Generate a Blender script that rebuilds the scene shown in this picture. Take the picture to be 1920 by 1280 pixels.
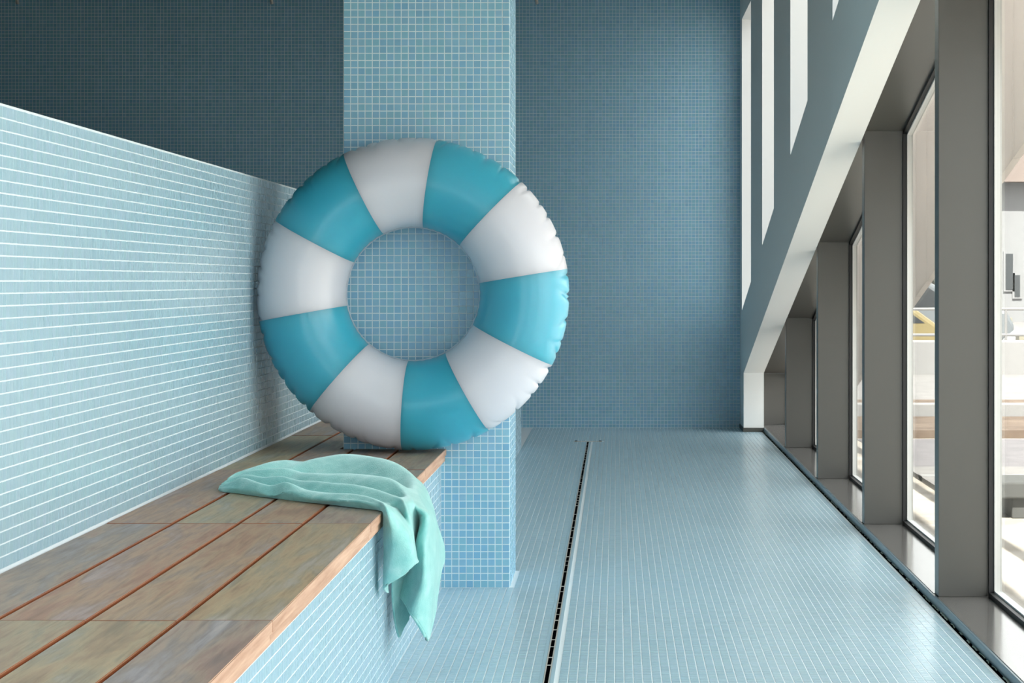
import bpy, bmesh, math, random
import numpy as np
from mathutils import Vector

random.seed(7)
rng = np.random.default_rng(7)
S = bpy.context.scene
for o in list(bpy.data.objects):
    bpy.data.objects.remove(o, do_unlink=True)
COL = S.collection

# ------------------------------------------------------------------ camera
CAM_H, F_PX, VPX, VPY = 1.13, 4000.0, 1155.0, 527.0
cd = bpy.data.cameras.new('camera')
cam = bpy.data.objects.new('camera', cd)
COL.objects.link(cam)
cam.location = (0, 0, CAM_H)
cam.rotation_euler = (math.radians(90), 0, 0)
cd.sensor_fit = 'HORIZONTAL'
cd.sensor_width = 36.0
cd.lens = F_PX / 1920 * 36
cd.shift_x = -(VPX - 960) / 1920
cd.shift_y = -(640 - VPY) / 1920
cd.clip_start = 0.05
cd.clip_end = 400
S.camera = cam

# ------------------------------------------------------------------ sky, light, exposure
W = bpy.data.worlds.new('daylight')
S.world = W
W.use_nodes = True
bg = W.node_tree.nodes['Background']
bg.inputs['Color'].default_value = (1.0, 0.99, 0.985, 1)
bg.inputs['Strength'].default_value = 3.2
S.view_settings.view_transform = 'Standard'
S.view_settings.look = 'None'
S.view_settings.exposure = 0.65
S.view_settings.gamma = 1.0
S.view_settings.use_curve_mapping = False
S.cycles.use_denoising = True
S.cycles.max_bounces = 10
S.cycles.diffuse_bounces = 6
S.cycles.glossy_bounces = 4
S.cycles.transparent_max_bounces = 12
S.cycles.caustics_reflective = False
S.cycles.caustics_refractive = False
S.cycles.sample_clamp_indirect = 6.0


sl = bpy.data.lights.new('sun', 'SUN')
sl.energy = 18.0
sl.angle = math.radians(0.53)
sl.color = (1.0, 0.96, 0.90)
so_ = bpy.data.objects.new('sun', sl)
so_.rotation_euler = Vector((0.03, 0.60, -0.80)).to_track_quat('-Z', 'Y').to_euler()
COL.objects.link(so_)


def portal(name, loc, rot, sx, sy):
    l = bpy.data.lights.new(name, 'AREA')
    l.shape = 'RECTANGLE'
    l.size, l.size_y = sx, sy
    l.cycles.is_portal = True
    o = bpy.data.objects.new(name, l)
    o.location = loc
    o.rotation_euler = rot
    COL.objects.link(o)


# daylight portals in the openings: the window wall and the unseen fill opening behind the camera
portal('window_portal', (1.36, 8.7, 1.75), (0, math.radians(90), 0), 3.5, 15.6)
portal('front_portal', (-0.1, -3.9, 1.05), (math.radians(90), 0, 0), 2.7, 2.1)

# ------------------------------------------------------------------ helpers
def px(x, y, Y):
    """photo pixel + distance from the camera plane -> point in the room"""
    return ((x - VPX) * Y / F_PX, Y, CAM_H - (y - VPY) * Y / F_PX)


def pxw(x, y, z):
    """photo pixel on a horizontal plane at height z"""
    Y = F_PX * (CAM_H - z) / (y - VPY)
    return ((x - VPX) * Y / F_PX, Y, z)


def srgb(r, g, b):
    f = lambda c: c / 12.92 if c <= 0.04045 else ((c + 0.055) / 1.055) ** 2.4
    return (f(r / 255), f(g / 255), f(b / 255), 1)


def tag(o, label=None, cat=None, group=None, kind=None):
    if label: o['label'] = label
    if cat: o['category'] = cat
    if group: o['group'] = group
    if kind: o['kind'] = kind
    return o


def empty(name, loc=(0, 0, 0)):
    o = bpy.data.objects.new(name, None)
    o.location = loc
    o.empty_display_size = 0.1
    COL.objects.link(o)
    return o


def link(name, me, parent=None, loc=None):
    o = bpy.data.objects.new(name, me)
    COL.objects.link(o)
    if parent is not None:
        o.parent = parent
        if loc is None:
            # geometry was given in world space: undo the parent's place
            p, t = parent, Vector((0, 0, 0))
            while p is not None:
                t += Vector(p.location)
                p = p.parent
            o.location = -t
        else:
            o.location = loc
    elif loc is not None:
        o.location = loc
    return o


class MB:
    """collects boxes and prisms (world space), then links them as one mesh object"""
    def __init__(self):
        self.v, self.f, self.m = [], [], []

    def poly(self, pts, faces, mi=0):
        b = len(self.v)
        self.v += [tuple(p) for p in pts]
        for f in faces:
            self.f.append([b + i for i in f])
            self.m.append(mi)
        return self

    def box(self, x0, x1, y0, y1, z0, z1, mi=0, mx=None):
        p = [(x0, y0, z0), (x1, y0, z0), (x1, y1, z0), (x0, y1, z0), (x0, y0, z1), (x1, y0, z1), (x1, y1, z1), (x0, y1, z1)]
        self.poly(p, [(0, 3, 2, 1), (4, 5, 6, 7), (0, 1, 5, 4), (1, 2, 6, 5), (2, 3, 7, 6), (3, 0, 4, 7)], mi)
        return self

    def prism(self, outline, axis, a, b, mi=0):
        """outline: 2-D points; axis 0: (y,z) outline extruded in x; 1: (x,z) in y; 2: (x,y) in z"""
        n = len(outline)
        def mk(t, c):
            if axis == 0: return (c, t[0], t[1])
            if axis == 1: return (t[0], c, t[1])
            return (t[0], t[1], c)
        p = [mk(t, a) for t in outline] + [mk(t, b) for t in outline]
        fs = [tuple(range(n)), tuple(range(2 * n - 1, n - 1, -1))]
        for i in range(n):
            j = (i + 1) % n
            fs.append((j, i, n + i, n + j))
        self.poly(p, fs, mi)
        return self

    def tube(self, pts, r, n=8, mi=0):
        pts = [Vector(p) for p in pts]
        rings = []
        for i, p in enumerate(pts):
            d = (pts[min(i + 1, len(pts) - 1)] - pts[max(i - 1, 0)]).normalized()
            a = d.orthogonal().normalized()
            c = d.cross(a)
            rr = r[i] if isinstance(r, (list, tuple)) else r
            rings.append([p + (a * math.cos(k * 2 * math.pi / n) + c * math.sin(k * 2 * math.pi / n)) * rr for k in range(n)])
        v = [q for R in rings for q in R]
        f = []
        for i in range(len(pts) - 1):
            for k in range(n):
                k2 = (k + 1) % n
                f.append((i * n + k, i * n + k2, (i + 1) * n + k2, (i + 1) * n + k))
        f.append(tuple(range(n - 1, -1, -1)))
        f.append(tuple((len(pts) - 1) * n + k for k in range(n)))
        return self.poly(v, f, mi)

    def build(self, name, mats, parent=None, bevel=0.0, smooth=False):
        me = bpy.data.meshes.new(name)
        me.from_pydata(self.v, [], self.f)
        if not isinstance(mats, (list, tuple)): mats = [mats]
        for m in mats: me.materials.append(m)
        me.polygons.foreach_set('material_index', self.m)
        bm = bmesh.new()
        bm.from_mesh(me)
        bmesh.ops.recalc_face_normals(bm, faces=bm.faces)
        if bevel > 0:
            es = [e for e in bm.edges if len(e.link_faces) == 2 and e.calc_face_angle(0) > 0.6]
            bmesh.ops.bevel(bm, geom=es, offset=bevel, segments=2, affect='EDGES', profile=0.5, clamp_overlap=True)
        bm.to_mesh(me)
        bm.free()
        if smooth: me.shade_smooth()
        return link(name, me, parent)


def grid_mesh(name, P, mats, close_u=False, close_v=False, smooth=True):
    """P: array (nu, nv, 3)"""
    nu, nv = P.shape[:2]
    me = bpy.data.meshes.new(name)
    f = []
    for i in range(nu if close_u else nu - 1):
        for j in range(nv if close_v else nv - 1):
            i2, j2 = (i + 1) % nu, (j + 1) % nv
            f.append((i * nv + j, i2 * nv + j, i2 * nv + j2, i * nv + j2))
    me.from_pydata([tuple(p) for p in P.reshape(-1, 3)], [], f)
    if not isinstance(mats, (list, tuple)): mats = [mats]
    for m in mats: me.materials.append(m)
    if smooth: me.shade_smooth()
    return me


# ------------------------------------------------------------------ materials
def mat(name, base=(0.5, 0.5, 0.5, 1), rough=0.5, metal=0.0, spec=0.5, **kw):
    m = bpy.data.materials.new(name)
    m.use_nodes = True
    b = m.node_tree.nodes['Principled BSDF']
    b.inputs['Base Color'].default_value = base
    b.inputs['Roughness'].default_value = rough
    b.inputs['Metallic'].default_value = metal
    b.inputs['Specular IOR Level'].default_value = spec
    for k, v in kw.items():
        b.inputs[k].default_value = v
    return m, m.node_tree, b


def N(nt, t, **kw):
    n = nt.nodes.new(t)
    for k, v in kw.items(): setattr(n, k, v)
    return n


def ramp(nt, stops, interp='LINEAR'):
    r = N(nt, 'ShaderNodeValToRGB')
    r.color_ramp.interpolation = interp
    e = r.color_ramp.elements
    while len(e) < len(stops): e.new(0.5)
    for i, (p, c) in enumerate(stops):
        e[i].position = p
        e[i].color = c
    return r


def noise_bump(nt, b, scale, strength, dist=0.002, detail=4, coord='Object', vec=None):
    t = N(nt, 'ShaderNodeTexNoise')
    t.inputs['Scale'].default_value = scale
    t.inputs['Detail'].default_value = detail
    if vec is None:
        c = N(nt, 'ShaderNodeTexCoord')
        vec = c.outputs[coord]
    nt.links.new(vec, t.inputs['Vector'])
    bp = N(nt, 'ShaderNodeBump')
    bp.inputs['Strength'].default_value = strength
    bp.inputs['Distance'].default_value = dist
    nt.links.new(t.outputs['Fac'], bp.inputs['Height'])
    nt.links.new(bp.outputs['Normal'], b.inputs['Normal'])
    return t


def tile_material(name, cols, rough):
    m, nt, b = mat(name, rough=rough, spec=0.5)
    a = N(nt, 'ShaderNodeAttribute', attribute_name='rnd')
    oi = N(nt, 'ShaderNodeObjectInfo')
    ad = N(nt, 'ShaderNodeMath', operation='ADD')
    fr = N(nt, 'ShaderNodeMath', operation='FRACT')
    nt.links.new(a.outputs['Fac'], ad.inputs[0])
    nt.links.new(oi.outputs['Random'], ad.inputs[1])
    nt.links.new(ad.outputs[0], fr.inputs[0])
    r = ramp(nt, [(i / (len(cols) - 1), c) for i, c in enumerate(cols)])
    nt.links.new(fr.outputs[0], r.inputs['Fac'])
    nt.links.new(r.outputs['Color'], b.inputs['Base Color'])
    mr = N(nt, 'ShaderNodeMapRange')
    mr.inputs['To Min'].default_value = rough - 0.02
    mr.inputs['To Max'].default_value = rough + 0.03
    nt.links.new(fr.outputs[0], mr.inputs['Value'])
    nt.links.new(mr.outputs[0], b.inputs['Roughness'])
    return m


TILE_COLS = [srgb(123, 172, 201), srgb(132, 183, 205), srgb(126, 179, 200), srgb(135, 180, 206), srgb(117, 170, 201), srgb(129, 179, 203)]
FLOOR_COLS = [srgb(165, 193, 206), srgb(170, 197, 209), srgb(167, 196, 206), srgb(171, 196, 210), srgb(163, 192, 206), srgb(169, 196, 208)]
LOW_SHEEN_COLS = [srgb(143, 175, 190), srgb(146, 178, 192), srgb(144, 177, 189), srgb(147, 176, 193), srgb(142, 174, 189), srgb(145, 176, 191)]  # same tile as elsewhere, its grazing sheen put into paler, greyer colours
M_TILE_LOW = tile_material('low_wall_sheen_tile', LOW_SHEEN_COLS, 0.28)
M_TILE = tile_material('mosaic_tile', TILE_COLS, 0.26)
M_TILE_FLOOR = tile_material('floor_mosaic_tile', FLOOR_COLS, 0.24)
M_GROUT, nt, b = mat('grout', srgb(214, 228, 232), 0.85, spec=0.2)
noise_bump(nt, b, 300, 0.2)
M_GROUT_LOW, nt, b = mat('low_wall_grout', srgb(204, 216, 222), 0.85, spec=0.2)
M_GROUT_FLOOR, nt, b = mat('floor_grout', srgb(214, 225, 230), 0.85, spec=0.2)


def wood(name, warm=0.0, edge=False):
    m, nt, b = mat(name, rough=0.5 if not edge else 0.6, spec=0.35)
    tc = N(nt, 'ShaderNodeTexCoord')
    oi = N(nt, 'ShaderNodeObjectInfo')
    cmb = N(nt, 'ShaderNodeCombineXYZ')
    mul = N(nt, 'ShaderNodeMath', operation='MULTIPLY')
    mul.inputs[1].default_value = 37.0
    nt.links.new(oi.outputs['Random'], mul.inputs[0])
    for i in range(3): nt.links.new(mul.outputs[0], cmb.inputs[i])
    geo = N(nt, 'ShaderNodeNewGeometry')
    add = N(nt, 'ShaderNodeVectorMath', operation='ADD')
    nt.links.new(geo.outputs['Position'], add.inputs[0])
    nt.links.new(cmb.outputs[0], add.inputs[1])
    def stretched(sx, sy, sz, detail, rough=0.6, dist=0.0):
        mp = N(nt, 'ShaderNodeMapping')
        mp.inputs['Scale'].default_value = (sx, sy, sz)
        nt.links.new(add.outputs[0], mp.inputs['Vector'])
        t = N(nt, 'ShaderNodeTexNoise')
        t.inputs['Scale'].default_value = 1.0
        t.inputs['Detail'].default_value = detail
        t.inputs['Roughness'].default_value = rough
        t.inputs['Distortion'].default_value = dist
        nt.links.new(mp.outputs[0], t.inputs['Vector'])
        return t
    if edge:
        t = stretched(40, 3, 60, 5)
        r = ramp(nt, [(0.3, srgb(160, 122, 98)), (0.55, srgb(188, 152, 128)), (0.75, srgb(204, 170, 146))])
        nt.links.new(t.outputs['Fac'], r.inputs['Fac'])
        nt.links.new(r.outputs['Color'], b.inputs['Base Color'])
        return m
    big = stretched(13, 1.7, 13, 6, 0.6, 0.35)        # broad weathered patches
    r1 = ramp(nt, [(0.30, srgb(112, 88, 72)), (0.40, srgb(150, 116, 96)), (0.48, srgb(168, 148, 124)), (0.55, srgb(138, 132, 124)), (0.63, srgb(158, 158, 164)), (0.74, srgb(188, 186, 184))])
    nt.links.new(big.outputs['Fac'], r1.inputs['Fac'])
    tint = ramp(nt, [(0.0, srgb(182, 134, 112)), (0.25, srgb(182, 166, 126)), (0.5, srgb(156, 144, 144)), (0.75, srgb(174, 138, 118)), (1.0, srgb(150, 138, 120))])
    nt.links.new(oi.outputs['Random'], tint.inputs['Fac'])
    mx = N(nt, 'ShaderNodeMix', data_type='RGBA')
    mx.inputs['Factor'].default_value = 0.45
    nt.links.new(r1.outputs['Color'], mx.inputs['A'])
    nt.links.new(tint.outputs['Color'], mx.inputs['B'])
    fine = stretched(90, 5, 60, 6, 0.6, 0.4)         # grain
    r2 = ramp(nt, [(0.3, (0.70, 0.68, 0.66, 1)), (0.5, (1, 1, 1, 1)), (0.72, (1.18, 1.16, 1.12, 1))])
    nt.links.new(fine.outputs['Fac'], r2.inputs['Fac'])
    mm = N(nt, 'ShaderNodeMix', data_type='RGBA', blend_type='MULTIPLY')
    mm.inputs['Factor'].default_value = 0.8
    nt.links.new(mx.outputs['Result'], mm.inputs['A'])
    nt.links.new(r2.outputs['Color'], mm.inputs['B'])
    nt.links.new(mm.outputs['Result'], b.inputs['Base Color'])
    mr = N(nt, 'ShaderNodeMapRange')
    mr.inputs['To Min'].default_value = 0.38
    mr.inputs['To Max'].default_value = 0.62
    nt.links.new(big.outputs['Fac'], mr.inputs['Value'])
    nt.links.new(mr.outputs[0], b.inputs['Roughness'])
    bp = N(nt, 'ShaderNodeBump')
    bp.inputs['Strength'].default_value = 0.25
    bp.inputs['Distance'].default_value = 0.001
    nt.links.new(fine.outputs['Fac'], bp.inputs['Height'])
    nt.links.new(bp.outputs['Normal'], b.inputs['Normal'])
    return m


M_WOOD = wood('weathered_hardwood')
M_WOOD_EDGE = wood('hardwood_edge', edge=True)  # fresh-cut tone, with light on the front face put into the colour
M_GROOVE, _, _ = mat('groove_wood', srgb(150, 84, 46), 0.6)
M_WHITE, nt, b = mat('white_paint', srgb(240, 240, 238), 0.55, spec=0.3)
noise_bump(nt, b, 180, 0.05)
M_CEIL, _, _ = mat('ceiling_paint', srgb(205, 205, 200), 0.8)
M_DARKWALL, _, _ = mat('hall_dimming_paint', srgb(70, 74, 72), 0.8)  # dark tone put on unseen hall surfaces to keep the hall dim
M_METAL, nt, b = mat('grey_coated_metal', srgb(74, 73, 70), 0.34, metal=0.0, spec=0.55)
noise_bump(nt, b, 60, 0.03)
M_SILL, nt, b = mat('grey_sill_metal', srgb(100, 98, 96), 0.16, metal=0.0, spec=0.7)
M_SKIRT, nt, b = mat('skirting_metal', srgb(96, 118, 128), 0.3, spec=0.5)
M_GASKET, _, _ = mat('black_gasket', srgb(16, 17, 20), 0.5)
M_FRAME, _, _ = mat('pale_frame', srgb(205, 205, 203), 0.4)
M_BASE, _, _ = mat('dark_baseboard', srgb(78, 78, 72), 0.4)
M_BLACK, _, _ = mat('slot_black', srgb(4, 4, 5), 1.0, spec=0.0)
M_STEEL, _, _ = mat('drain_steel', srgb(200, 196, 188), 0.35, metal=0.3)
M_SEALANT, _, _ = mat('sealant', srgb(140, 150, 140), 0.8)

M_GLASS = bpy.data.materials.new('window_glass')
M_GLASS.use_nodes = True
nt = M_GLASS.node_tree
nt.nodes.clear()
out = N(nt, 'ShaderNodeOutputMaterial')
tr = N(nt, 'ShaderNodeBsdfTransparent')
tr.inputs['Color'].default_value = (0.93, 0.95, 0.94, 1)
gl = N(nt, 'ShaderNodeBsdfGlossy')
gl.inputs['Roughness'].default_value = 0.0
fr = N(nt, 'ShaderNodeFresnel')
# both faces of a pane see the same index: entering and leaving
gm_ = N(nt, 'ShaderNodeNewGeometry')
im = N(nt, 'ShaderNodeMapRange')
im.inputs['To Min'].default_value = 1.22
im.inputs['To Max'].default_value = 1 / 1.22
nt.links.new(gm_.outputs['Backfacing'], im.inputs['Value'])
nt.links.new(im.outputs[0], fr.inputs['IOR'])
mx = N(nt, 'ShaderNodeMixShader')
nt.links.new(fr.outputs[0], mx.inputs[0])
nt.links.new(tr.outputs[0], mx.inputs[1])
nt.links.new(gl.outputs[0], mx.inputs[2])
nt.links.new(mx.outputs[0], out.inputs[0])


M_TINT = M_GLASS.copy()
M_TINT.name = 'slot_dimming_glass'
M_TINT.node_tree.nodes['Transparent BSDF'].inputs[0].default_value = (0.74, 0.76, 0.76, 1)  # tint added to cut the light the slots throw on the end wall


def vinyl(name, c):
    m, nt, b = mat(name, c, 0.36, spec=0.35)
    b.inputs['Coat Weight'].default_value = 0.45
    b.inputs['Subsurface Weight'].default_value = 0.8
    b.inputs['Subsurface Radius'].default_value = (1, 1, 1)
    b.inputs['Subsurface Scale'].default_value = 0.2
    b.inputs['Coat Roughness'].default_value = 0.22
    noise_bump(nt, b, 9, 0.06, 0.01, 3)
    return m


M_VTEAL = vinyl('teal_vinyl', srgb(62, 168, 194))
M_VWHITE = vinyl('white_vinyl', srgb(209, 211, 220))

M_TOWEL, nt, b = mat('terry_cloth', srgb(106, 196, 192), 0.95, spec=0.1)
b.inputs['Sheen Weight'].default_value = 0.8
b.inputs['Sheen Roughness'].default_value = 0.4
b.inputs['Sheen Tint'].default_value = (0.75, 0.95, 0.95, 1)
tc = N(nt, 'ShaderNodeTexCoord')
t1 = N(nt, 'ShaderNodeTexNoise')
t1.inputs['Scale'].default_value = 260
t1.inputs['Detail'].default_value = 3
t2 = N(nt, 'ShaderNodeTexNoise')
t2.inputs['Scale'].default_value = 28
t2.inputs['Detail'].default_value = 5
for t in (t1, t2): nt.links.new(tc.outputs['Object'], t.inputs['Vector'])
rr = ramp(nt, [(0.3, srgb(130, 193, 191)), (0.55, srgb(147, 204, 201)), (0.75, srgb(168, 214, 211))])
nt.links.new(t2.outputs['Fac'], rr.inputs['Fac'])
nt.links.new(rr.outputs['Color'], b.inputs['Base Color'])
bp = N(nt, 'ShaderNodeBump')
bp.inputs['Strength'].default_value = 0.5
bp.inputs['Distance'].default_value = 0.003
nt.links.new(t1.outputs['Fac'], bp.inputs['Height'])
nt.links.new(bp.outputs['Normal'], b.inputs['Normal'])

# ------------------------------------------------------------------ dimensions
PITCH, TILE, PROUD = 0.0266, 0.0240, 0.0010
BACK_Y = 16.44
PIER = dict(x0=-1.004, x1=-0.392, y0=7.86, y1=8.32)
BENCH_Z, BENCH_EDGE, BENCH_FACE = 0.5125, -0.625, -0.644
WALL_X, WALL_TOP = -1.303, 1.508
BENCH_Y0, BENCH_Y1 = 0.78, 14.5
CEIL = 3.62
SOFF_X0, SOFF_X1 = 0.957, 1.108
RAKE = lambda y: 0.707 - 0.2078 * (y - 14.72)
FLOOR_X1 = 1.108


# ------------------------------------------------------------------ mosaic builder
def tile_geo(proud):
    """one chamfered tile, local: u,v in the plane, w outwards; 8 verts, 5 faces"""
    h = TILE / 2
    c = proud * 0.7
    base = np.array([(-h, -h, -0.0005), (h, -h, -0.0005), (h, h, -0.0005), (-h, h, -0.0005)])
    top = np.array([(-h + c, -h + c, proud), (h - c, -h + c, proud), (h - c, h - c, proud), (-h + c, h - c, proud)])
    return np.vstack([base, top])


TF = np.array([(4, 5, 6, 7), (0, 1, 5, 4), (1, 2, 6, 5), (2, 3, 7, 6), (3, 0, 4, 7)])


def screen(p):
    return VPX + F_PX * p[..., 0] / p[..., 1], VPY + F_PX * (CAM_H - p[..., 2]) / p[..., 1]


def mosaic(parent, name, origin, u, v, nu, nv, material, keep=None, visible=None, n_parts=300, tilt=0.0035, proud=PROUD):
    """covers a face with tiles: the ones that show largest are parts, the rest one 'stuff' mesh"""
    origin, u, v = np.array(origin, float), np.array(u, float), np.array(v, float)
    w = np.cross(u, v)
    I, J = np.meshgrid(np.arange(nu), np.arange(nv), indexing='ij')
    I, J = I.ravel(), J.ravel()
    C = origin + (I[:, None] + 0.5) * PITCH * u + (J[:, None] + 0.5) * PITCH * v
    if keep is not None:
        k = keep(C)
        C = C[k]
    n = len(C)
    part = np.zeros(n, bool)
    if visible is not None and n_parts:
        sx, sy = screen(C)
        ax, ay = screen(C + u * PITCH)
        bx, by = screen(C + v * PITCH)
        area = np.abs((ax - sx) * (by - sy) - (ay - sy) * (bx - sx))
        ok = (sx > 4) & (sx < 1916) & (sy > 4) & (sy < 1276) & visible(C, sx, sy)
        idx = np.where(ok)[0]
        idx = idx[np.argsort(-area[idx], kind='stable')][:n_parts]
        part[idx] = True
    G = tile_geo(proud)
    R = C[~part]
    m = len(R)
    loc = np.repeat(G[None], m, 0)
    # tiles are set by hand: each is a little tilted and shifted
    tu, tv = rng.normal(0, tilt, m), rng.normal(0, tilt, m)
    loc[:, 4:, 2] += tu[:, None] * loc[:, 4:, 0] + tv[:, None] * loc[:, 4:, 1]
    du, dv = rng.normal(0, 0.0001, m), rng.normal(0, 0.0001, m)
    loc[:, :, 0] += du[:, None]
    loc[:, :, 1] += dv[:, None]
    P = R[:, None, :] + loc[:, :, 0:1] * u + loc[:, :, 1:2] * v + loc[:, :, 2:3] * w
    me = bpy.data.meshes.new(name)
    me.vertices.add(m * 8)
    me.vertices.foreach_set('co', P.reshape(-1))
    F = (TF[None] + (np.arange(m) * 8)[:, None, None]).reshape(-1)
    me.loops.add(m * 20)
    me.loops.foreach_set('vertex_index', F.astype(np.int32))
    me.polygons.add(m * 5)
    me.polygons.foreach_set('loop_start', (np.arange(m * 5) * 4).astype(np.int32))
    at = me.attributes.new('rnd', 'FLOAT', 'POINT')
    at.data.foreach_set('value', np.repeat(rng.random(m), 8).astype(np.float32))
    me.materials.append(material)
    me.update(calc_edges=True)
    me.shade_flat()
    o = link('tile_field', me, parent)
    o['kind'] = 'stuff'
    # single tiles
    if part.any():
        protos = []
        for q in range(5):
            g = G.copy()
            a, b2 = rng.normal(0, tilt, 2)
            g[4:, 2] += a * g[4:, 0] + b2 * g[4:, 1]
            pm = bpy.data.meshes.new('tile')
            pv = g[:, 0:1] * u + g[:, 1:2] * v + g[:, 2:3] * w
            pm.from_pydata([tuple(x) for x in pv], [], [tuple(x) for x in TF])
            pm.materials.append(material)
            protos.append(pm)
        par_t, pp = Vector((0, 0, 0)), parent
        while pp is not None:
            par_t += Vector(pp.location)
            pp = pp.parent
        for c in C[part]:
            t = bpy.data.objects.new('tile', random.choice(protos))
            COL.objects.link(t)
            t.parent = parent
            c = c + u * rng.normal(0, 0.0001) + v * rng.normal(0, 0.0001)
            t.location = Vector(c) - par_t
    return o


def in_ring(sx, sy, pad=6):
    d = np.hypot(sx - 775, sy - 549)
    return (d < 293 + pad) & (np.hypot(sx - 781, sy - 549) > 125 - pad)


# ------------------------------------------------------------------ room shell
floor = MB().box(-10, SOFF_X1 + 0.2, -5, BACK_Y, -0.2, 0.0).build('floor', M_GROUT_FLOOR)
tag(floor, 'floor of small pale blue mosaic tiles with white joints', 'floor', kind='structure')
# floor tiles end at a narrow dark movement joint along the window wall
def floor_keep(C):
    k = ~((C[:, 0] < PIER['x1'] + 0.004) & (C[:, 0] > PIER['x0']) & (C[:, 1] > PIER['y0'] - 0.004) & (C[:, 1] < PIER['y1'] + 0.004))
    k &= C[:, 0] < FLOOR_X1 - 0.016
    k &= ~((np.abs(C[:, 0] + 0.197) < 0.021) & (C[:, 1] < 15.02))
    k &= ~((np.abs(C[:, 0] + 0.197) < 0.105) & (np.abs(C[:, 1] - 15.05) < 0.022))
    return k
def floor_vis(C, sx, sy):
    return (C[:, 1] < 7.8) | ((C[:, 0] > PIER['x1']) & (C[:, 1] < 8.3))
NUF = int((FLOOR_X1 + 0.644) / PITCH) + 1
mosaic(floor, 'floor_tiles', (BENCH_FACE + 0.002, 3.0, 0.0), (1, 0, 0), (0, 1, 0), NUF, int((BACK_Y - 3.0) / PITCH), M_TILE_FLOOR, floor_keep, floor_vis, tilt=0.0008)

ceiling = MB().box(-1.46, 1.34, -5, BACK_Y + 0.2, CEIL, CEIL + 0.2).build('ceiling', M_CEIL)
tag(ceiling, 'grey ceiling above the tiled changing area', 'ceiling', kind='structure')

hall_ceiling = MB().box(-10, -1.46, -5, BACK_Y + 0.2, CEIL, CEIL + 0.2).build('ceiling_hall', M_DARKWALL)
tag(hall_ceiling, 'unseen hall ceiling beyond the low tiled wall, darkened to keep the hall dim', 'ceiling', kind='structure')
wall_back = MB().box(-10, 1.34, BACK_Y, BACK_Y + 0.25, -0.2, CEIL).build('wall_back', M_GROUT)
tag(wall_back, 'far end wall covered in small blue mosaic tiles', 'wall', kind='structure')
x_start = SOFF_X0 - PITCH * int((SOFF_X0 + 5.6) / PITCH)
mosaic(wall_back, 'back_tiles', (x_start, BACK_Y, 0.002), (1, 0, 0), (0, 0, 1), int((SOFF_X0 + 5.6) / PITCH), int(3.55 / PITCH), M_TILE)

# low wall on the left
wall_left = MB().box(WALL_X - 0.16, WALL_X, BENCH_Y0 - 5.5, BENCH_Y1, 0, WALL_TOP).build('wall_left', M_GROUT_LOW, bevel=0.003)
tag(wall_left, 'low blue mosaic wall behind the long bench', 'wall', kind='structure')
def lw_vis(C, sx, sy):
    return ~in_ring(sx, sy) & (sx < 480)
nz = int((WALL_TOP - BENCH_Z) / PITCH)
z0 = WALL_TOP - 0.005 - nz * PITCH
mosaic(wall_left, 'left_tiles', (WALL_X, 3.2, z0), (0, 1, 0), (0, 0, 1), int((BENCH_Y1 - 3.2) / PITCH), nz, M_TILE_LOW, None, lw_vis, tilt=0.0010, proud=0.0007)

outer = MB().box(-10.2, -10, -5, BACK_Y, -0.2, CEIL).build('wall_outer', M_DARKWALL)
tag(outer, 'unseen side wall beyond the low tiled wall, darkened to keep the hall dim', 'wall', kind='structure')

# pillar
pillar = MB().box(PIER['x0'], PIER['x1'], PIER['y0'], PIER['y1'], 0, CEIL).build('pillar', M_GROUT, bevel=0.001)
tag(pillar, 'square blue mosaic pillar behind the swim ring', 'pillar', kind='structure')
def pier_vis(C, sx, sy):
    ok = ~in_ring(sx, sy, 10)
    ok &= (C[:, 2] > BENCH_Z + 0.03) | (C[:, 0] > BENCH_FACE + 0.02)
    ok &= (np.hypot(sx - 781, sy - 549) < 118) | (sy > 800) | (sy < 330)
    return ok
mosaic(pillar, 'pillar_tiles', (PIER['x0'], PIER['y0'], 0.001), (1, 0, 0), (0, 0, 1), 23, 134, M_TILE, None, pier_vis)
side = mosaic(pillar, 'pillar_side_tiles', (PIER['x1'], PIER['y0'], 0.001), (0, 1, 0), (0, 0, 1), 17, 134, M_TILE)

# right wall: overhanging, raked underside, tall openings that end along the rake
OPEN_TOP = 3.12
opens = [(15.13, 16.22), (12.93, 13.97), (10.66, 11.71), (8.40, 9.43), (6.15, 7.18)]
OB = lambda y: 0.907 - 0.2025 * (y - 16.22)
END_Y = 15.99
y_hit = 14.72 - (CEIL - 0.707) / 0.2078
wr = MB()
def wall_piece(ya, yb, lo, hi):
    if hi(ya) - lo(ya) < 1e-3 and hi(yb) - lo(yb) < 1e-3: return
    wr.prism([(ya, lo(ya)), (yb, lo(yb)), (yb, hi(yb)), (ya, hi(ya))], 0, SOFF_X0, SOFF_X1)
cut = [y_hit]
for a, b2 in sorted(opens): cut += [a, b2]
cut.append(END_Y)
cuts = sorted(cut)
top = lambda y: CEIL
edges = sorted(set([y_hit] + [c for ab in opens for c in ab] + [END_Y, BACK_Y]))
for a, b2 in zip(edges[:-1], edges[1:]):
    mid = (a + b2) / 2
    inside = any(oa < mid < ob for oa, ob in opens)
    low = (lambda y: RAKE(y)) if mid < END_Y else (lambda y: 0.03)
    if inside:
        wall_piece(a, b2, low, OB)
        wall_piece(a, b2, lambda y: OPEN_TOP, top)
    else:
        wall_piece(a, b2, low, top)
wall_right = wr.build('wall_right', M_WHITE)
tag(wall_right, 'white overhanging wall with tall slots and a slanted underside above the windows', 'wall', kind='structure')
bb = MB().box(SOFF_X0 - 0.006, SOFF_X1 + 0.01, END_Y - 0.012, BACK_Y, 0, 0.032).build('baseboard_right', M_BASE, bevel=0.002)
tag(bb, 'short dark baseboard under the white end post', 'baseboard', kind='structure')
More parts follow.
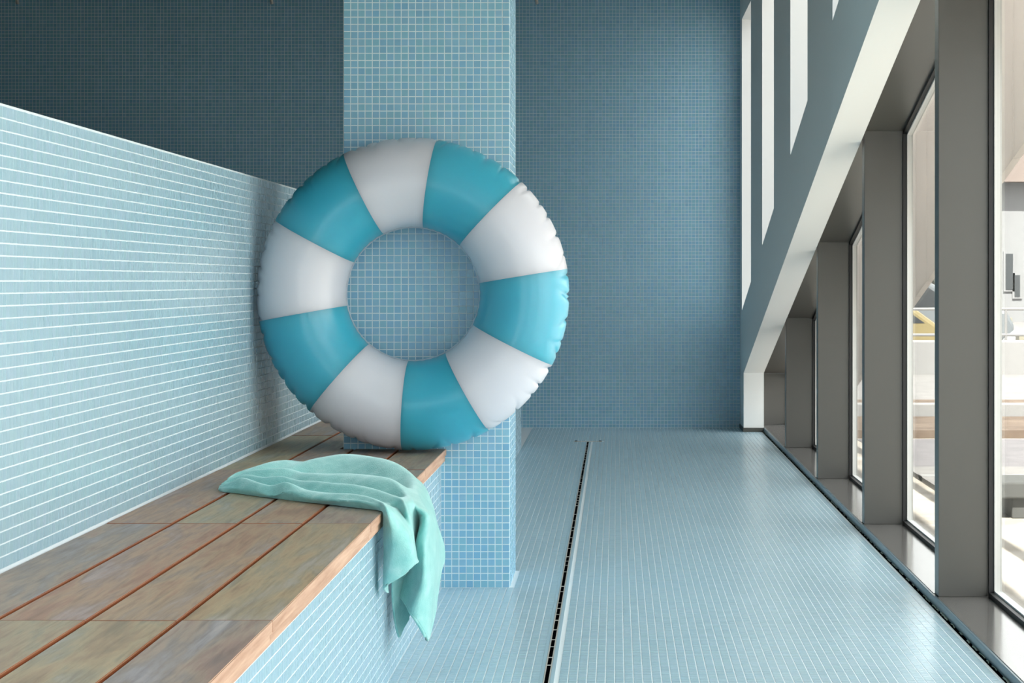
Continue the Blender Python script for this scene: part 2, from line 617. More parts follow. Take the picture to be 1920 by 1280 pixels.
# panes that close the slots
for i, (a, b2) in enumerate(sorted(opens, reverse=True)):
    w = empty('window_%d' % (11 + i), (SOFF_X1, (a + b2) / 2, OB((a + b2) / 2)))
    tag(w, 'tall glazed slot in the white wall, %s' % ['farthest, beside the end wall', 'second from the end wall', 'third from the end wall', 'fourth from the end wall', 'nearest and shortest'][i], 'window', kind='structure')
    MB().prism([(a - .02, OB(a) - .02), (b2 + .02, OB(b2) - .02), (b2 + .02, OPEN_TOP + .02), (a - .02, OPEN_TOP + .02)], 0, SOFF_X1 + 0.02, SOFF_X1 + 0.028).build('pane', M_TINT, w)

# ------------------------------------------------------------------ window wall
MUL_X0, MUL_X1, MUL_T = 1.122, 1.295, 0.090
Y_A, STEP = 7.42, 2.217
SILL = 0.033
HEAD = lambda y: min(RAKE(y) + 0.045, CEIL)
names = {0: 'second bay', 1: 'third bay'}
n = 0
skirt = MB().box(FLOOR_X1, 1.122, -4.4, END_Y, -0.01, SILL - 0.002).build('baseboard_window', M_SKIRT, bevel=0.003)
tag(skirt, 'blue-grey metal skirting strip along the foot of the windows', 'baseboard', kind='structure')
# crumbly sealant along the joint in front of the skirting
sv = MB()
y = 5.5
while y < END_Y:
    L = random.uniform(0.02, 0.09)
    r = random.uniform(0.0015, 0.0035)
    sv.tube([(FLOOR_X1 - 0.004 + random.uniform(-.002, .002), y, 0.001), (FLOOR_X1 - 0.003, y + L / 2, 0.002 + random.uniform(0, .003)), (FLOOR_X1 - 0.004, y + L, 0.001)], r, 5)
    y += L + random.uniform(0.0, 0.12)
so = sv.build('sealant_crumbs', M_SEALANT, skirt)
so['kind'] = 'stuff'
jt = MB().box(FLOOR_X1 - 0.012, FLOOR_X1, 3, END_Y, -0.002, 0.0006).build('joint', M_BLACK, skirt)

ords = ['behind the camera', 'beside the camera', 'nearest wholly past the camera', 'in front of the nearest grey mullion', 'closest to the right edge, showing street and house', 'second pane from the right edge', 'third pane from the right edge', 'fourth and narrowest pane', 'small pane by the white end post']
K0 = -2
blank = MB().box(SOFF_X0, 1.34, -4.2, Y_A + STEP * (K0 - 1) + MUL_T, 0, CEIL).build('wall_light_block', M_WHITE)  # unseen solid wall added to block light from the front bays
tag(blank, 'unseen plain white wall beside the camera, added to block light', 'wall', kind='structure')
for k in range(K0, 5):
    n += 1
    ya = Y_A + STEP * k           # near face of this mullion
    y_prev = ya - STEP + MUL_T    # bay in front of it
    root = empty('window_%d' % n, (MUL_X0, ya, 0))
    tag(root, 'sloping-top window bay with grey metal reveals, ' + ords[k + 4], 'window', kind='structure')
    yb = ya + MUL_T
    # mullion
    if ya < END_Y + 0.4:
        MB().prism([(ya, SILL), (yb, SILL), (yb, HEAD(yb)), (ya, HEAD(ya))], 0, MUL_X0, MUL_X1).build('mullion', M_METAL, root, bevel=0.0015)
    # sill board
    MB().box(MUL_X0 - 0.006, MUL_X1, y_prev, ya, 0.0, SILL).build('sill', M_SILL, root, bevel=0.002)
    # raked head lining
    MB().prism([(y_prev, HEAD(y_prev)), (ya, HEAD(ya)), (ya, HEAD(ya) + 0.12), (y_prev, HEAD(y_prev) + 0.12)], 0, SOFF_X1 + 0.001, MUL_X1 + 0.03).build('head', M_METAL, root)
    # black gasket all round
    g = 0.012
    gm = MB()
    gm.prism([(ya - g, SILL), (ya, SILL), (ya, HEAD(ya)), (ya - g, HEAD(ya - g))], 0, MUL_X1, MUL_X1 + 0.018)
    gm.prism([(y_prev, SILL), (y_prev + g, SILL), (y_prev + g, HEAD(y_prev + g)), (y_prev, HEAD(y_prev))], 0, MUL_X1, MUL_X1 + 0.018)
    gm.box(MUL_X1, MUL_X1 + 0.018, y_prev, ya, 0.0, SILL + 0.016)
    gm.prism([(y_prev, HEAD(y_prev) - .016), (ya, HEAD(ya) - .016), (ya, HEAD(ya)), (y_prev, HEAD(y_prev))], 0, MUL_X1, MUL_X1 + 0.018)
    gm.build('gasket', M_GASKET, root)
    # pale outer frame
    g2 = 0.018
    x0, x1 = MUL_X1 + 0.018, MUL_X1 + 0.044
    fm = MB()
    fm.prism([(ya - g2, SILL), (ya + .03, SILL), (ya + .03, HEAD(ya + .03)), (ya - g2, HEAD(ya - g2))], 0, x0, x1)
    fm.prism([(y_prev - .03, SILL), (y_prev + g2, SILL), (y_prev + g2, HEAD(y_prev + g2)), (y_prev - .03, HEAD(y_prev - .03))], 0, x0, x1)
    fm.box(x0, x1, y_prev, ya, -0.2, SILL + 0.022)
    fm.prism([(y_prev, HEAD(y_prev) - .024), (ya, HEAD(ya) - .024), (ya, HEAD(ya) + .1), (y_prev, HEAD(y_prev) + .1)], 0, x0, x1)
    fm.build('outer_frame', M_FRAME, root)
    MB().prism([(y_prev, SILL), (ya, SILL), (ya, HEAD(ya)), (y_prev, HEAD(y_prev))], 0, x0 + 0.010, x0 + 0.018).build('pane', M_GLASS, root)

# outer leaf of the sloping facade, outside the glass
FAS = lambda y: 3.404 - 0.207 * y
fx = 1.60
seg = MB()
y = 3.0
MF, nt, b = mat('facade_panel', srgb(214, 208, 203), 0.6)
# ribbed panels of milky sheet: daylight comes through them
tl = N(nt, 'ShaderNodeBsdfTranslucent')
tl.inputs['Color'].default_value = (0.74, 0.70, 0.67, 1)
ms = N(nt, 'ShaderNodeMixShader')
ms.inputs[0].default_value = 0.6
mo = nt.nodes['Material Output']
nt.links.new(b.outputs[0], ms.inputs[1])
nt.links.new(tl.outputs[0], ms.inputs[2])
nt.links.new(ms.outputs[0], mo.inputs['Surface'])
fas = empty('trim_1', (fx, 8, FAS(8)))
tag(fas, 'pale ribbed facade panels hanging outside the glass with a sloping lower edge', 'facade', kind='structure')
y = 4.2  # panels carried on out of view to cut sky light at the near windows
while y < 14.7:
    y2 = y + 0.40
    MB().prism([(y, FAS(y)), (y2 - 0.012, FAS(y2 - 0.012)), (y2 - 0.012, FAS(y2) + 0.9), (y, FAS(y) + 0.9)], 0, fx, fx + 0.03).build('panel', MF, fas)
    y = y2

# unseen end wall behind the camera, its glazed opening sized for frontal fill
wf = MB()
for (x0, x1, z0, z1) in [(-10, -1.5, -0.2, CEIL), (1.25, 1.34, -0.2, CEIL), (-1.5, 1.25, 2.1, CEIL)]:
    wf.box(x0, x1, -4.2, -4.0, z0, z1)
wall_front = wf.build('wall_front', M_WHITE)
tag(wall_front, 'unseen white end wall behind the camera with an opening for frontal fill light', 'wall', kind='structure')
w = empty('window_20', (0, -4.1, 0))
tag(w, 'unseen glazed opening behind the camera, sized for frontal fill light', 'window', kind='structure')
MB().box(-1.5, 1.25, -4.1, -4.09, 0.0, 2.1).build('pane', M_GLASS, w)
MB().box(-0.2, -0.12, -4.14, -4.05, 0.0, 2.1).build('mullion', M_METAL, w)

# ------------------------------------------------------------------ slot drain
DX = -0.197
dr = empty('slot_drain', (DX, 6, 0))
tag(dr, 'narrow black slot drain with thin steel edges running along the floor', 'drain')
for s in (-1, 1):
    MB().box(DX + s * 0.0075 - 0.0018, DX + s * 0.0075 + 0.0018, 3.0, 15.02, -0.004, 0.0016).build('steel_edge', M_STEEL, dr)
MB().box(DX - 0.006, DX + 0.006, 3.0, 15.02, -0.003, 0.0003).build('slot', M_BLACK, dr)
y = 5.6
while y < 14.9:
    L = random.uniform(0.006, 0.02)
    MB().box(DX - 0.006, DX + 0.006, y, y + L, 0.0, 0.0010).build('bridge', M_STEEL, dr)
    y += random.choice([0.13, 0.19, 0.27, 0.4])
for s in (-1, 1):
    MB().box(DX + s * 0.0155 - 0.0055, DX + s * 0.0155 + 0.0055, 3.0, 15.02, -0.0005, 0.0011).build('cut_tile_strip', M_TILE_FLOOR, dr)
cp = MB().box(DX - 0.10, DX + 0.10, 15.035, 15.065, -0.001, 0.0022).build('end_plate', M_STEEL, dr)
for s in (-1, 1):
    MB().tube([(DX + s * 0.085, 15.05, 0.0), (DX + s * 0.085, 15.05, 0.006)], 0.010, 8).build('screw', M_BLACK, cp)

# ------------------------------------------------------------------ bench
bench = empty('bench', (-0.97, 7, 0))
tag(bench, 'long built-in bench with weathered hardwood boards on a blue mosaic base', 'bench')
basem = MB()
basem.box(WALL_X + 0.001, BENCH_FACE, BENCH_Y0, PIER['y0'] - 0.001, 0, 0.466)
basem.box(WALL_X + 0.001, PIER['x0'] - 0.002, PIER['y0'] - 0.001, PIER['y1'] + 0.001, 0, 0.466)
basem.box(WALL_X + 0.001, BENCH_FACE, PIER['y1'] + 0.001, BENCH_Y1, 0, 0.466)
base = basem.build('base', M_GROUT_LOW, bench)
def bf_vis(C, sx, sy):
    return (sy > 900) & ~((sx > 695) & (sy < 1205)) & (C[:, 1] < 7.5)
nb = int(0.462 / PITCH)
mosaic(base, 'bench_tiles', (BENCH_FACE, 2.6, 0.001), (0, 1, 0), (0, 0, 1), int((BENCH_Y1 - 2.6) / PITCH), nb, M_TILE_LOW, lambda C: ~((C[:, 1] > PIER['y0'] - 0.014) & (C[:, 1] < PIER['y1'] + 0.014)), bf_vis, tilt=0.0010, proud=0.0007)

joints = [0.78, 2.33, 3.885, 5.44, 6.99, 8.54, 10.09, 11.64, 13.19, BENCH_Y1]
cols = [(-1.300, -1.134), (-1.125, -0.967), (-0.958, -0.800), (-0.791, BENCH_EDGE)]
ZT, ZB = BENCH_Z, BENCH_Z - 0.022


def plank(outline, name='plank', zt=ZT, zb=ZB):
    """board with eased edges; the top is weathered, the sides and front edge paler"""
    me = bpy.data.meshes.new(name)
    bm = bmesh.new()
    vs = [bm.verts.new((p[0], p[1], zb)) for p in outline]
    f = bm.faces.new(vs)
    r = bmesh.ops.extrude_face_region(bm, geom=[f])
    for v_ in r['geom']:
        if isinstance(v_, bmesh.types.BMVert): v_.co.z = zt
    bmesh.ops.recalc_face_normals(bm, faces=bm.faces)
    es = [e for e in bm.edges if all(abs(v_.co.z - zt) < 1e-5 for v_ in e.verts)]
    bmesh.ops.bevel(bm, geom=es, offset=0.0015, segments=2, affect='EDGES')
    for f in bm.faces:
        if abs(f.normal.z) > 0.6: f.material_index = 0
        elif f.normal.x > 0.6 and f.calc_center_median().x > BENCH_EDGE - 0.01: f.material_index = 1
        else: f.material_index = 2
    bm.to_mesh(me)
    bm.free()
    for m_ in (M_WOOD, M_WOOD_EDGE, M_GROOVE): me.materials.append(m_)
    return link(name, me, bench)


for i, (ya, yb) in enumerate(zip(joints[:-1], joints[1:])):
    for c, (xa, xb) in enumerate(cols):
        e = 0.0016
        dz = random.uniform(-0.0008, 0.0008)
        ys = [(ya + e, yb - e)]
        P0, P1 = PIER['y0'] - 0.004, PIER['y1'] + 0.004
        if ya < P0 < yb and c == 1:
            xp = PIER['x0'] - 0.012
            plank([(xa, ya + e), (xb, ya + e), (xb, P0), (xp, P0), (xp, P1), (xb, P1), (xb, yb - e), (xa, yb - e)], zt=ZT + dz)
            continue
        if ya < P0 < yb and c > 1:
            ys = [(ya + e, P0), (P1, yb - e)]
        for (a, b2) in ys:
            plank([(xa, a), (xb, a), (xb, b2), (xa, b2)], zt=ZT + dz)
    # lower edging strip under the front board
    segs = [(ya + 0.0016, yb - 0.0016)]
    if ya < PIER['y0'] < yb: segs = [(ya + 0.0016, PIER['y0'] - 0.004), (PIER['y1'] + 0.004, yb - 0.0016)]
    for a, b2 in segs:
        o = MB().box(-0.70, BENCH_EDGE - 0.005, a, b2, 0.4675, ZB - 0.004).build('edging_strip', M_WOOD_EDGE, bench, bevel=0.0012)
MB().box(-1.29, -0.70, BENCH_Y0, PIER['y0'] - .01, 0.467, ZB - 0.006).build('support', M_GROOVE, bench)
MB().box(-1.29, -0.70, PIER['y1'] + .01, BENCH_Y1, 0.467, ZB - 0.004).build('support', M_GROOVE, bench)

# ------------------------------------------------------------------ swim ring
RR, RT = 0.402, 0.161
RC = Vector((-0.7315, 7.694, 1.084))
ring = empty('swim_ring', (RC.x, RC.y, BENCH_Z))
tag(ring, 'large inflatable swim ring with white and turquoise segments, standing on the bench against the pillar', 'swim ring')
notch = []
a = 0.0
while a < 2 * math.pi:
    notch.append((a, random.uniform(0.5, 1.0), random.uniform(0.010, 0.02), random.uniform(-0.25, 0.25)))
    a += random.uniform(0.07, 0.15)
notch = np.array(notch)


def ring_surface(th, ph):
    """th around the ring, ph around the tube (0 = outermost, pi = innermost, pi/2 = towards the camera)"""
    T, Pp = np.meshgrid(th, ph, indexing='ij')
    g = np.exp(-(np.minimum(np.abs(Pp), 2 * np.pi - np.abs(Pp)) / 0.48) ** 2)
    gi = np.exp(-((np.abs(Pp) - np.pi) / 0.35) ** 2)
    d = np.zeros_like(T)
    for (a, s, w_, sl) in notch:
        dt = (T - a + np.pi) % (2 * np.pi) - np.pi
        spread = w_ * (0.6 + 1.2 * (1 - g))
        d += s * np.exp(-np.abs((dt - sl * (1 - g) * 0.3) / spread) ** 1.5)
    d = np.clip(d, 0, 1.2)
    r = RT - 0.0125 * g * d - 0.0016 * gi * (0.5 + 0.5 * np.sin(T * 46 + 3 * np.sin(T * 5)))
    # flattened a touch where it rests on the bench
    rad = RR + r * np.cos(Pp)
    x = rad * np.cos(T)
    z = rad * np.sin(T)
    y = -r * np.sin(Pp)
    P = np.stack([x + RC.x, y + RC.y, z + RC.z], -1)
    P[..., 2] = np.where(P[..., 2] < BENCH_Z + 0.0085, BENCH_Z + 0.0085 + (P[..., 2] - BENCH_Z - 0.0085) * 0.05, P[..., 2])
    return P


BND = [81.0, 45.8, 9.2, -27.0, -60.8, -93.8, -131.2, -169.9, -208.2, -243.9, -279.0]
NPH = 112
ph = np.linspace(-np.pi, np.pi, NPH + 1)
ph = ph - 0.16 * np.sin(2 * ph) * 0 
for i in range(10):
    a0, a1 = math.radians(BND[i + 1]), math.radians(BND[i])
    nth = 84
    th = np.linspace(a0, a1, nth)
    P = ring_surface(th, ph[:-1])
    me = grid_mesh('panel', P, M_VTEAL if i % 2 == 0 else M_VWHITE, close_v=True)
    me.flip_normals()
    o = link('panel', me, ring)
    o['label'] = 'turquoise panel' if i % 2 == 0 else 'white panel'
# printed panels meet along thin welded lines on the inside of the hole
th = np.linspace(0, 2 * np.pi, 241)[:-1]
rin = RR - RT
pr = np.array([(rin + 0.003, -0.0012), (rin - 0.0035, -0.0008), (rin - 0.0035, 0.0008), (rin + 0.003, 0.0012)])
P = np.stack([np.stack([pr[None, :, 0] * np.cos(th)[:, None] + RC.x, pr[None, :, 1] + RC.y + 0 * th[:, None], pr[None, :, 0] * np.sin(th)[:, None] + RC.z], -1)], 0)[0]
o = link('weld_seam', grid_mesh('weld_seam', P, M_VWHITE, close_u=True, close_v=True), ring)

# ------------------------------------------------------------------ towel
def catmull(C, n):
    """C: (k, ...) control points -> n samples"""
    k = len(C)
    t = np.linspace(0, k - 1, n)
    i = np.clip(t.astype(int), 0, k - 2)
    f = (t - i).reshape((-1,) + (1,) * (C.ndim - 1))
    p0, p1, p2, p3 = C[np.clip(i - 1, 0, k - 1)], C[i], C[i + 1], C[np.clip(i + 2, 0, k - 1)]
    return 0.5 * ((2 * p1) + (-p0 + p2) * f + (2 * p0 - 5 * p1 + 4 * p2 - p3) * f ** 2 + (-p0 + 3 * p1 - 3 * p2 + p3) * f ** 3)


# rows run from the bunched end on the bench, over the front edge, to the hem; columns from the near
# edge to the far edge.  Each entry: photo x, photo y, distance
NET = [
    # left tip
    [(414, 922, 6.25), (411, 919, 6.26), (411, 915, 6.27), (413, 912, 6.28), (415, 910, 6.29), (417, 908, 6.30), (420, 906, 6.31), (423, 904, 6.32), (426, 901, 6.34), (428, 903, 6.38)],
    [(432, 925, 6.22), (430, 917, 6.21), (433, 908, 6.24), (436, 903, 6.28), (439, 899, 6.31), (443, 896, 6.34), (446, 893, 6.37), (448, 890, 6.40), (450, 886, 6.44), (452, 888, 6.50)],
    [(452, 927, 6.19), (452, 915, 6.17), (454, 897, 6.21), (460, 898, 6.27), (464, 892, 6.31), (468, 889, 6.35), (470, 884, 6.39), (472, 882, 6.43), (474, 878, 6.48), (476, 880, 6.56)],
    [(485, 932, 6.12), (484, 920, 6.09), (485, 906, 6.13), (490, 906, 6.22), (494, 896, 6.27), (498, 892, 6.34), (502, 881, 6.39), (504, 880, 6.45), (506, 869, 6.54), (508, 871, 6.64)],
    [(512, 935, 6.07), (511, 927, 6.05), (513, 912, 6.09), (517, 908, 6.18), (522, 896, 6.23), (526, 894, 6.33), (530, 881, 6.39), (532, 880, 6.47), (534, 867, 6.58), (536, 870, 6.68)],
    [(540, 939, 6.02), (538, 924, 5.99), (538, 908, 6.03), (545, 911, 6.14), (552, 902, 6.19), (556, 898, 6.31), (560, 885, 6.38), (562, 878, 6.48), (563, 867, 6.62), (564, 871, 6.72)],
    [(578, 943, 5.96), (576, 932, 5.92), (577, 920, 5.98), (584, 918, 6.10), (588, 903, 6.14), (592, 897, 6.27), (596, 889, 6.34), (598, 875, 6.48), (600, 861, 6.66), (601, 866, 6.78)],
    [(618, 946, 5.90), (616, 936, 5.86), (618, 926, 5.92), (624, 924, 6.05), (626, 908, 6.09), (630, 900, 6.22), (634, 890, 6.32), (637, 874, 6.48), (640, 855, 6.70), (641, 861, 6.83)],
    [(656, 950, 5.84), (655, 940, 5.80), (657, 930, 5.86), (663, 928, 6.00), (666, 913, 6.04), (670, 902, 6.18), (676, 890, 6.28), (680, 872, 6.45), (684, 856, 6.69), (687, 862, 6.82)],
    [(690, 954, 5.79), (690, 945, 5.75), (692, 935, 5.80), (699, 934, 5.95), (704, 920, 5.99), (708, 907, 6.12), (714, 894, 6.22), (718, 876, 6.40), (724, 863, 6.62), (729, 870, 6.74)],
    [(712, 957, 5.745), (713, 950, 5.71), (714, 941, 5.75), (724, 942, 5.90), (732, 929, 5.93), (738, 917, 6.06), (744, 905, 6.16), (750, 890, 6.33), (758, 881, 6.52), (766, 889, 6.62)],
    # over the edge
    [(720, 962, 5.73), (722, 956, 5.67), (727, 950, 5.68), (742, 953, 5.85), (752, 938, 5.86), (760, 932, 5.97), (770, 928, 6.06), (778, 916, 6.22), (786, 908, 6.38), (792, 909, 6.50)],
    [(719, 985, 5.74), (726, 978, 5.66), (738, 972, 5.66), (757, 968, 5.78), (761, 957, 5.77), (770, 945, 5.88), (786, 950, 5.93), (795, 945, 6.07), (803, 945, 6.25), (808, 943, 6.42)],
    [(718, 1005, 5.75), (728, 1000, 5.66), (748, 998, 5.65), (769, 996, 5.72), (771, 985, 5.82), (783, 975, 6.02), (799, 968, 5.90), (806, 975, 6.02), (813, 980, 6.20), (818, 984, 6.40)],
    [(715, 1035, 5.76), (728, 1030, 5.67), (750, 1026, 5.65), (777, 1026, 5.70), (772, 1022, 5.86), (779, 1018, 6.04), (788, 1008, 5.92), (803, 1015, 5.96), (818, 1020, 6.16), (830, 1022, 6.36)],
    [(711, 1065, 5.77), (724, 1060, 5.68), (748, 1052, 5.66), (779, 1042, 5.71), (772, 1042, 5.90), (768, 1050, 6.06), (784, 1046, 5.95), (801, 1056, 5.94), (819, 1062, 6.14), (831, 1050, 6.34)],
    [(708, 1090, 5.78), (720, 1083, 5.69), (748, 1068, 5.67), (780, 1050, 5.72), (772, 1052, 5.92), (756, 1076, 6.06), (774, 1090, 5.98), (797, 1100, 5.93), (816, 1105, 6.12), (825, 1070, 6.32)],
    [(706, 1109, 5.79), (718, 1101, 5.70), (748, 1080, 5.68), (781, 1054, 5.73), (772, 1058, 5.94), (750, 1094, 6.06), (757, 1127, 6.00), (776, 1155, 5.93), (803, 1199, 5.98), (816, 1130, 6.20)],
]
# the creases between the folds lie hidden behind the crest in front of them
for ri in range(1, 11):
    row = NET[ri]
    for c, dp in ((3, 18), (5, 14), (7, 13)):
        p, q, r = row[c - 1], row[c], row[c + 1]
        row[c] = (q[0], max(q[1], p[1] + dp * min(1, ri / 3)), p[2] + 0.45 * (r[2] - p[2]))
net = np.array([[px(*p) for p in row] for row in NET])
A = catmull(net, 150)
A = catmull(A.transpose(1, 0, 2), 170).transpose(1, 0, 2)
# small secondary wrinkles
uu, vv = np.meshgrid(np.linspace(0, 1, A.shape[0]), np.linspace(0, 1, A.shape[1]), indexing='ij')
onb = np.clip((0.62 - uu) / 0.1, 0, 1)
A[..., 2] += onb * 0.0045 * np.sin(vv * 50 + 5 * np.sin(uu * 9) + 3 * uu) * np.sin(uu * 14 + 1) ** 2
A[..., 0] += (1 - onb) * 0.003 * np.sin(vv * 42 + 4 * uu)
# keep it out of the wood and the tiled base
on_top = A[..., 0] < BENCH_EDGE + 0.004
A[..., 2] = np.where(on_top & (uu < 0.66), np.maximum(A[..., 2], BENCH_Z + 0.004), A[..., 2])
A[..., 0] = np.where((A[..., 2] < BENCH_Z + 0.003) & (uu > 0.5), np.maximum(A[..., 0], BENCH_EDGE + 0.005), A[..., 0])
me = grid_mesh('towel', A, M_TOWEL)
towel = link('towel', me)
tag(towel, 'crumpled turquoise terry towel draped over the front edge of the bench', 'towel')
# inner flap seen in shade below the first fold
FLAP = [
    [(736, 1070, 5.95), (744, 1070, 5.98), (754, 1072, 6.02), (764, 1075, 6.06), (772, 1078, 6.10)],
    [(735, 1110, 5.97), (742, 1110, 6.00), (752, 1112, 6.04), (764, 1116, 6.07), (774, 1118, 6.10)],
    [(738, 1150, 5.99), (744, 1150, 6.02), (752, 1150, 6.05), (762, 1148, 6.08), (771, 1144, 6.10)],
    [(743, 1178, 6.01), (746, 1181, 6.03), (750, 1182, 6.05), (757, 1172, 6.07), (767, 1156, 6.09)],
    [(748, 1194, 6.03), (749, 1195, 6.04), (751, 1190, 6.05), (757, 1176, 6.07), (767, 1159, 6.09)],
]
B = np.array([[px(*p) for p in row] for row in FLAP])
B = catmull(catmull(B, 40).transpose(1, 0, 2), 30).transpose(1, 0, 2)
B[..., 0] = np.maximum(B[..., 0], BENCH_FACE + 0.006)
me2 = grid_mesh('towel_flap', B, M_TOWEL)
flap = link('inner_flap', me2, towel)
hm = MB().tube([tuple(p) for p in A[-1, ::3]], 0.0042, 7).build('hem', M_TOWEL, towel, smooth=True)
hm['label'] = 'stitched hem edge'
for o in (towel, flap):
    md = o.modifiers.new('thick', 'SOLIDIFY')
    md.thickness = 0.006
    md.offset = 0
    sm = o.modifiers.new('smooth', 'SMOOTH')
    sm.factor = 0.5
    sm.iterations = 2

# ------------------------------------------------------------------ small steel hooks at the top of the end wall
for i, hx in enumerate((32, 509, 1006)):
    c = px(hx, 4, BACK_Y - 0.06)
    h = empty('wall_hook', (c[0], BACK_Y, c[2]))
    tag(h, 'small pale steel bracket at the top of the end wall, ' + ['over the left end', 'just left of the pillar', 'just right of the pillar'][i], 'bracket', group='brackets along the top of the end wall')
    MB().tube([(c[0], BACK_Y - 0.01, c[2] + 0.20), (c[0], BACK_Y - 0.05, c[2] + 0.12), (c[0], BACK_Y - 0.07, c[2] + 0.02), (c[0] + .004, BACK_Y - 0.055, c[2] - 0.012)], 0.012, 8).build('arm', M_STEEL, h, smooth=True)
    MB().box(c[0] - 0.03, c[0] + 0.03, BACK_Y - 0.012, BACK_Y - 0.002, c[2] + 0.14, c[2] + 0.26).build('plate', M_STEEL, h, bevel=0.003)

# ------------------------------------------------------------------ outside
def dirt(name, c0, c1, scale, rough=0.9):
    m, nt, b = mat(name, rough=rough, spec=0.2)
    geo = N(nt, 'ShaderNodeNewGeometry')
    t = N(nt, 'ShaderNodeTexNoise')
    t.inputs['Scale'].default_value = scale
    t.inputs['Detail'].default_value = 8
    nt.links.new(geo.outputs['Position'], t.inputs['Vector'])
    r = ramp(nt, [(0.35, c0), (0.65, c1)])
    nt.links.new(t.outputs['Fac'], r.inputs['Fac'])
    nt.links.new(r.outputs['Color'], b.inputs['Base Color'])
    return m


M_SAND = dirt('sandy_ground', srgb(140, 132, 122), srgb(170, 164, 156), 3)
M_ROAD = dirt('asphalt', srgb(96, 93, 95), srgb(107, 103, 105), 6)
M_PAVE = dirt('paving', srgb(110, 107, 106), srgb(122, 119, 117), 4)
M_BROWN = dirt('brown_kerb', srgb(82, 68, 58), srgb(102, 88, 76), 5)
M_BARRIER, _, _ = mat('white_barrier', srgb(122, 120, 119), 0.7)
GZ = -0.02
g = MB().box(1.345, 60, -25, 120, -0.5, GZ).build('ground', M_SAND)
tag(g, 'pale sandy ground outside the windows', 'ground', kind='structure')
strips = [('road', M_ROAD, 12.9, 15.5, 0.004, 'grey road seen through the windows'), ('pavement', M_PAVE, 11.0, 12.9, 0.03, 'pale pavement along the near side of the road'),
          ('kerb', M_BROWN, 15.6, 17.2, 0.06, 'brown kerb strip along the far side of the road'), ('verge', M_BROWN, 18.0, 20.2, 0.03, 'brown verge beyond the kerb'), ('far_road', M_PAVE, 20.4, 60, 0.004, 'pale yard where the cars are parked')]
for nm, m_, ya, yb, hgt, lab in strips:
    o = MB().box(1.75, 58, ya, yb, GZ - 0.05, GZ + hgt).build(nm, m_)
    tag(o, lab, 'ground', kind='structure')
o = MB().box(1.75, 58, 12.2, 12.35, GZ - 0.02, GZ + 0.034).build('road_line', M_BARRIER)
tag(o, 'thin white line on the pale pavement', 'marking', kind='structure')
o = MB().box(1.75, 58, 17.25, 17.4, GZ - 0.05, GZ + 0.16).build('low_kerb_wall', M_BARRIER, bevel=0.01)
tag(o, 'low pale kerb between the brown strips', 'kerb', kind='structure')
o = MB().box(2.2, 40, 26.2, 26.5, GZ - 0.05, GZ + 0.42).build('barrier_wall', M_BARRIER, bevel=0.02)
tag(o, 'long white barrier wall in front of the parked cars', 'barrier', kind='structure')

# stone planter bench outside
pl = empty('concrete_seat', (2.0, 10.4, GZ))
tag(pl, 'low grey concrete seat on two blocks outside the nearest pane', 'seat')
M_CONC, _, _ = mat('concrete', srgb(68, 68, 66), 0.85)
MB().box(1.86, 2.6, 10.3, 10.7, GZ + 0.10, GZ + 0.18).build('slab', M_CONC, pl, bevel=0.01)
for xx in (1.92, 2.36):
    MB().box(xx, xx + 0.16, 10.34, 10.66, GZ, GZ + 0.10).build('block', M_CONC, pl, bevel=0.006)

# parked cars
M_CARGLASS, _, _ = mat('car_window', srgb(39, 42, 45), 0.2)
M_TYRE, _, _ = mat('tyre', srgb(56, 56, 59), 0.8)
M_LAMP, _, _ = mat('car_lamp', srgb(127, 122, 107), 0.3)
def car(cx, cy, cz, paint, label, flip=1):
    root = empty('car', (cx, cy, cz))
    tag(root, label, 'car', group='cars parked beyond the road')
    prof = [(-2.1, .35), (-2.12, .62), (-1.9, .80), (-1.25, .92), (-.62, 1.38), (.55, 1.42), (1.35, .98), (1.98, .88), (2.12, .62), (2.08, .35)]
    prof = [(cx + flip * a, cz + b) for a, b in prof]
    if flip < 0: prof = prof[::-1]
    MB().prism(prof, 1, cy - 0.85, cy + 0.85).build('body', paint, root, bevel=0.06)
    for side_y in (cy - 0.858, cy + 0.848):
        for w_ in ([(-1.05, .95), (-.55, 1.30), (-.05, 1.33), (-.05, .95)], [(.05, .95), (.05, 1.33), (.5, 1.33), (1.05, .97)]):
            q = [(cx + flip * a, cz + b) for a, b in w_]
            MB().prism(q, 1, side_y, side_y + 0.01).build('window', M_CARGLASS, root)
    for a in (-1.35, 1.35):
        for side_y in (cy - 0.87, cy + 0.67):
            wo = MB().tube([(cx + a, side_y, cz + 0.32), (cx + a, side_y + 0.2, cz + 0.32)], 0.32, 20).build('wheel', M_TYRE, root)
            MB().tube([(cx + a, side_y - 0.008, cz + 0.32), (cx + a, side_y + 0.208, cz + 0.32)], 0.18, 14).build('hubcap', M_FRAME, wo)
    for a in (-2.08, 2.0):
        MB().box(cx + flip * a - .04, cx + flip * a + .08, cy - 0.8, cy - 0.5, cz + .62, cz + .76).build('lamp', M_LAMP, root)
M_CARW, _, _ = mat('silver_paint', srgb(113, 113, 113), 0.3)
M_CARY, _, _ = mat('yellow_paint', srgb(119, 106, 71), 0.35)
M_CARG, _, _ = mat('pale_paint', srgb(99, 103, 106), 0.3)
car(8.3, 33.5, -0.45, M_CARW, 'silver car seen through the nearest pane', 1)
car(3.6, 33.0, -0.45, M_CARY, 'pale yellow car seen through the second pane', -1)
car(5.2, 40.0, -0.30, M_CARG, 'pale grey car parked behind the yellow one', 1)

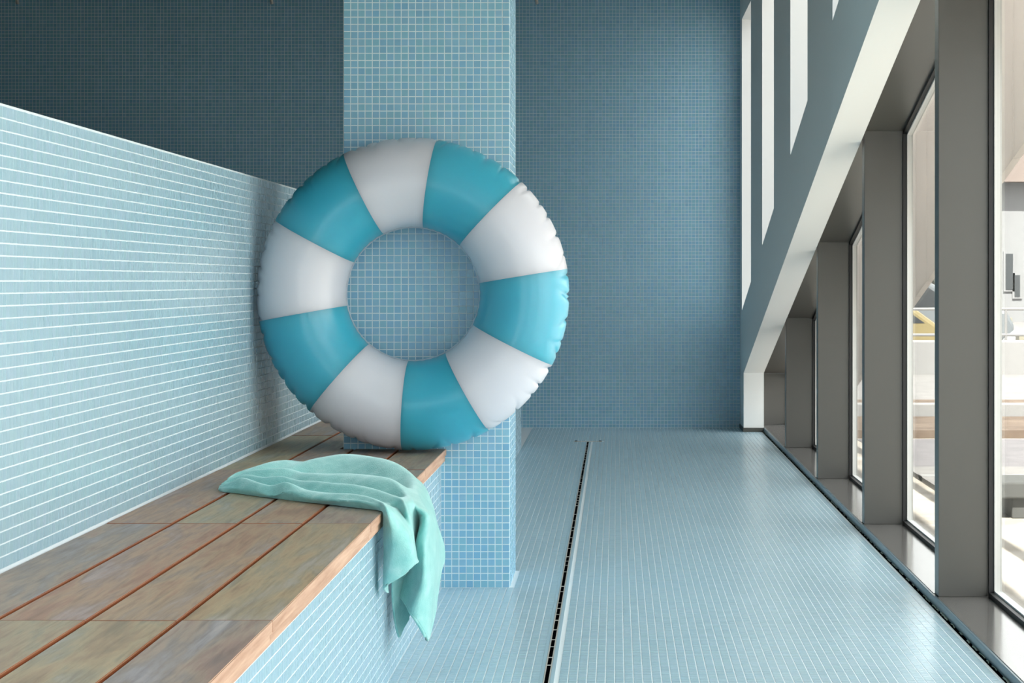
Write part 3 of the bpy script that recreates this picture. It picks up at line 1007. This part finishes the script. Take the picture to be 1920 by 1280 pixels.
# railing
rl = empty('railing', (8, 29, 0))
tag(rl, 'thin pale railing in front of the parked cars', 'railing')
for zz in (0.75, 0.40):
    MB().tube([(2.4, 29, zz), (20, 29, zz)], 0.02, 6).build('rail', M_BARRIER, rl)
for i in range(24):
    MB().tube([(2.5 + i * 0.7, 29, -0.05), (2.5 + i * 0.7, 29, 0.76)], 0.018, 6).build('post', M_BARRIER, rl)

# house across the street
M_HOUSE, _, _ = mat('house_render', srgb(119, 119, 120), 0.8)
M_ROOF, _, _ = mat('roof_tiles', srgb(112, 100, 94), 0.8)
M_HWIN, _, _ = mat('house_window', srgb(53, 56, 58), 0.3)
hs = empty('house', (14, 60, 0))
tag(hs, 'white rendered house with dark windows and a pinkish roof beyond the cars', 'house')
MB().box(9.2, 26, 60, 70, -0.3, 3.9).build('wall', M_HOUSE, hs)
MB().prism([(8.7, 3.9), (26.5, 3.9), (22.0, 6.2), (12.5, 6.2)], 1, 59.4, 70.6).build('roof', M_ROOF, hs)
for (xa, xb, za, zb) in [(10.95, 11.15, 0.9, 1.9), (11.2, 11.35, 0.7, 1.3), (10.5, 10.72, 0.6, 1.5), (13.2, 14.2, 1.0, 2.4), (15.4, 16.4, 1.0, 2.4)]:
    f = MB().box(xa - .06, xb + .06, 59.95, 60.02, za - .06, zb + .06).build('window', M_HOUSE, hs)
    MB().box(xa, xb, 59.93, 59.96, za, zb).build('pane', M_HWIN, f)

# leafy bush in front of the house
M_LEAF, _, _ = mat('bush_leaf', srgb(73, 76, 66), 0.7)
bu = empty('bush', (6.6, 46, -0.2))
tag(bu, 'grey-green bush behind the yellow car, below the facade panels', 'bush')
lv = MB()
for i in range(900):
    d = Vector((rng.normal(), rng.normal(), rng.normal())).normalized() * (rng.random() ** 0.4)
    c = Vector((6.6, 46, 1.0)) + Vector((d.x * 0.9, d.y * 0.9, d.z * 0.75))
    a = Vector((rng.normal(), rng.normal(), rng.normal())).normalized()
    b_ = a.orthogonal().normalized() * 0.05
    a = a * 0.10
    lv.poly([c - a, c + b_, c + a, c - b_], [(0, 1, 2, 3)])
o = lv.build('foliage', M_LEAF, bu)
o['kind'] = 'stuff'
MB().tube([(6.6, 46, -0.2), (6.62, 46, 0.4), (6.6, 46, 1.0)], [0.08, 0.06, 0.03], 7).build('stem', M_BROWN, bu)
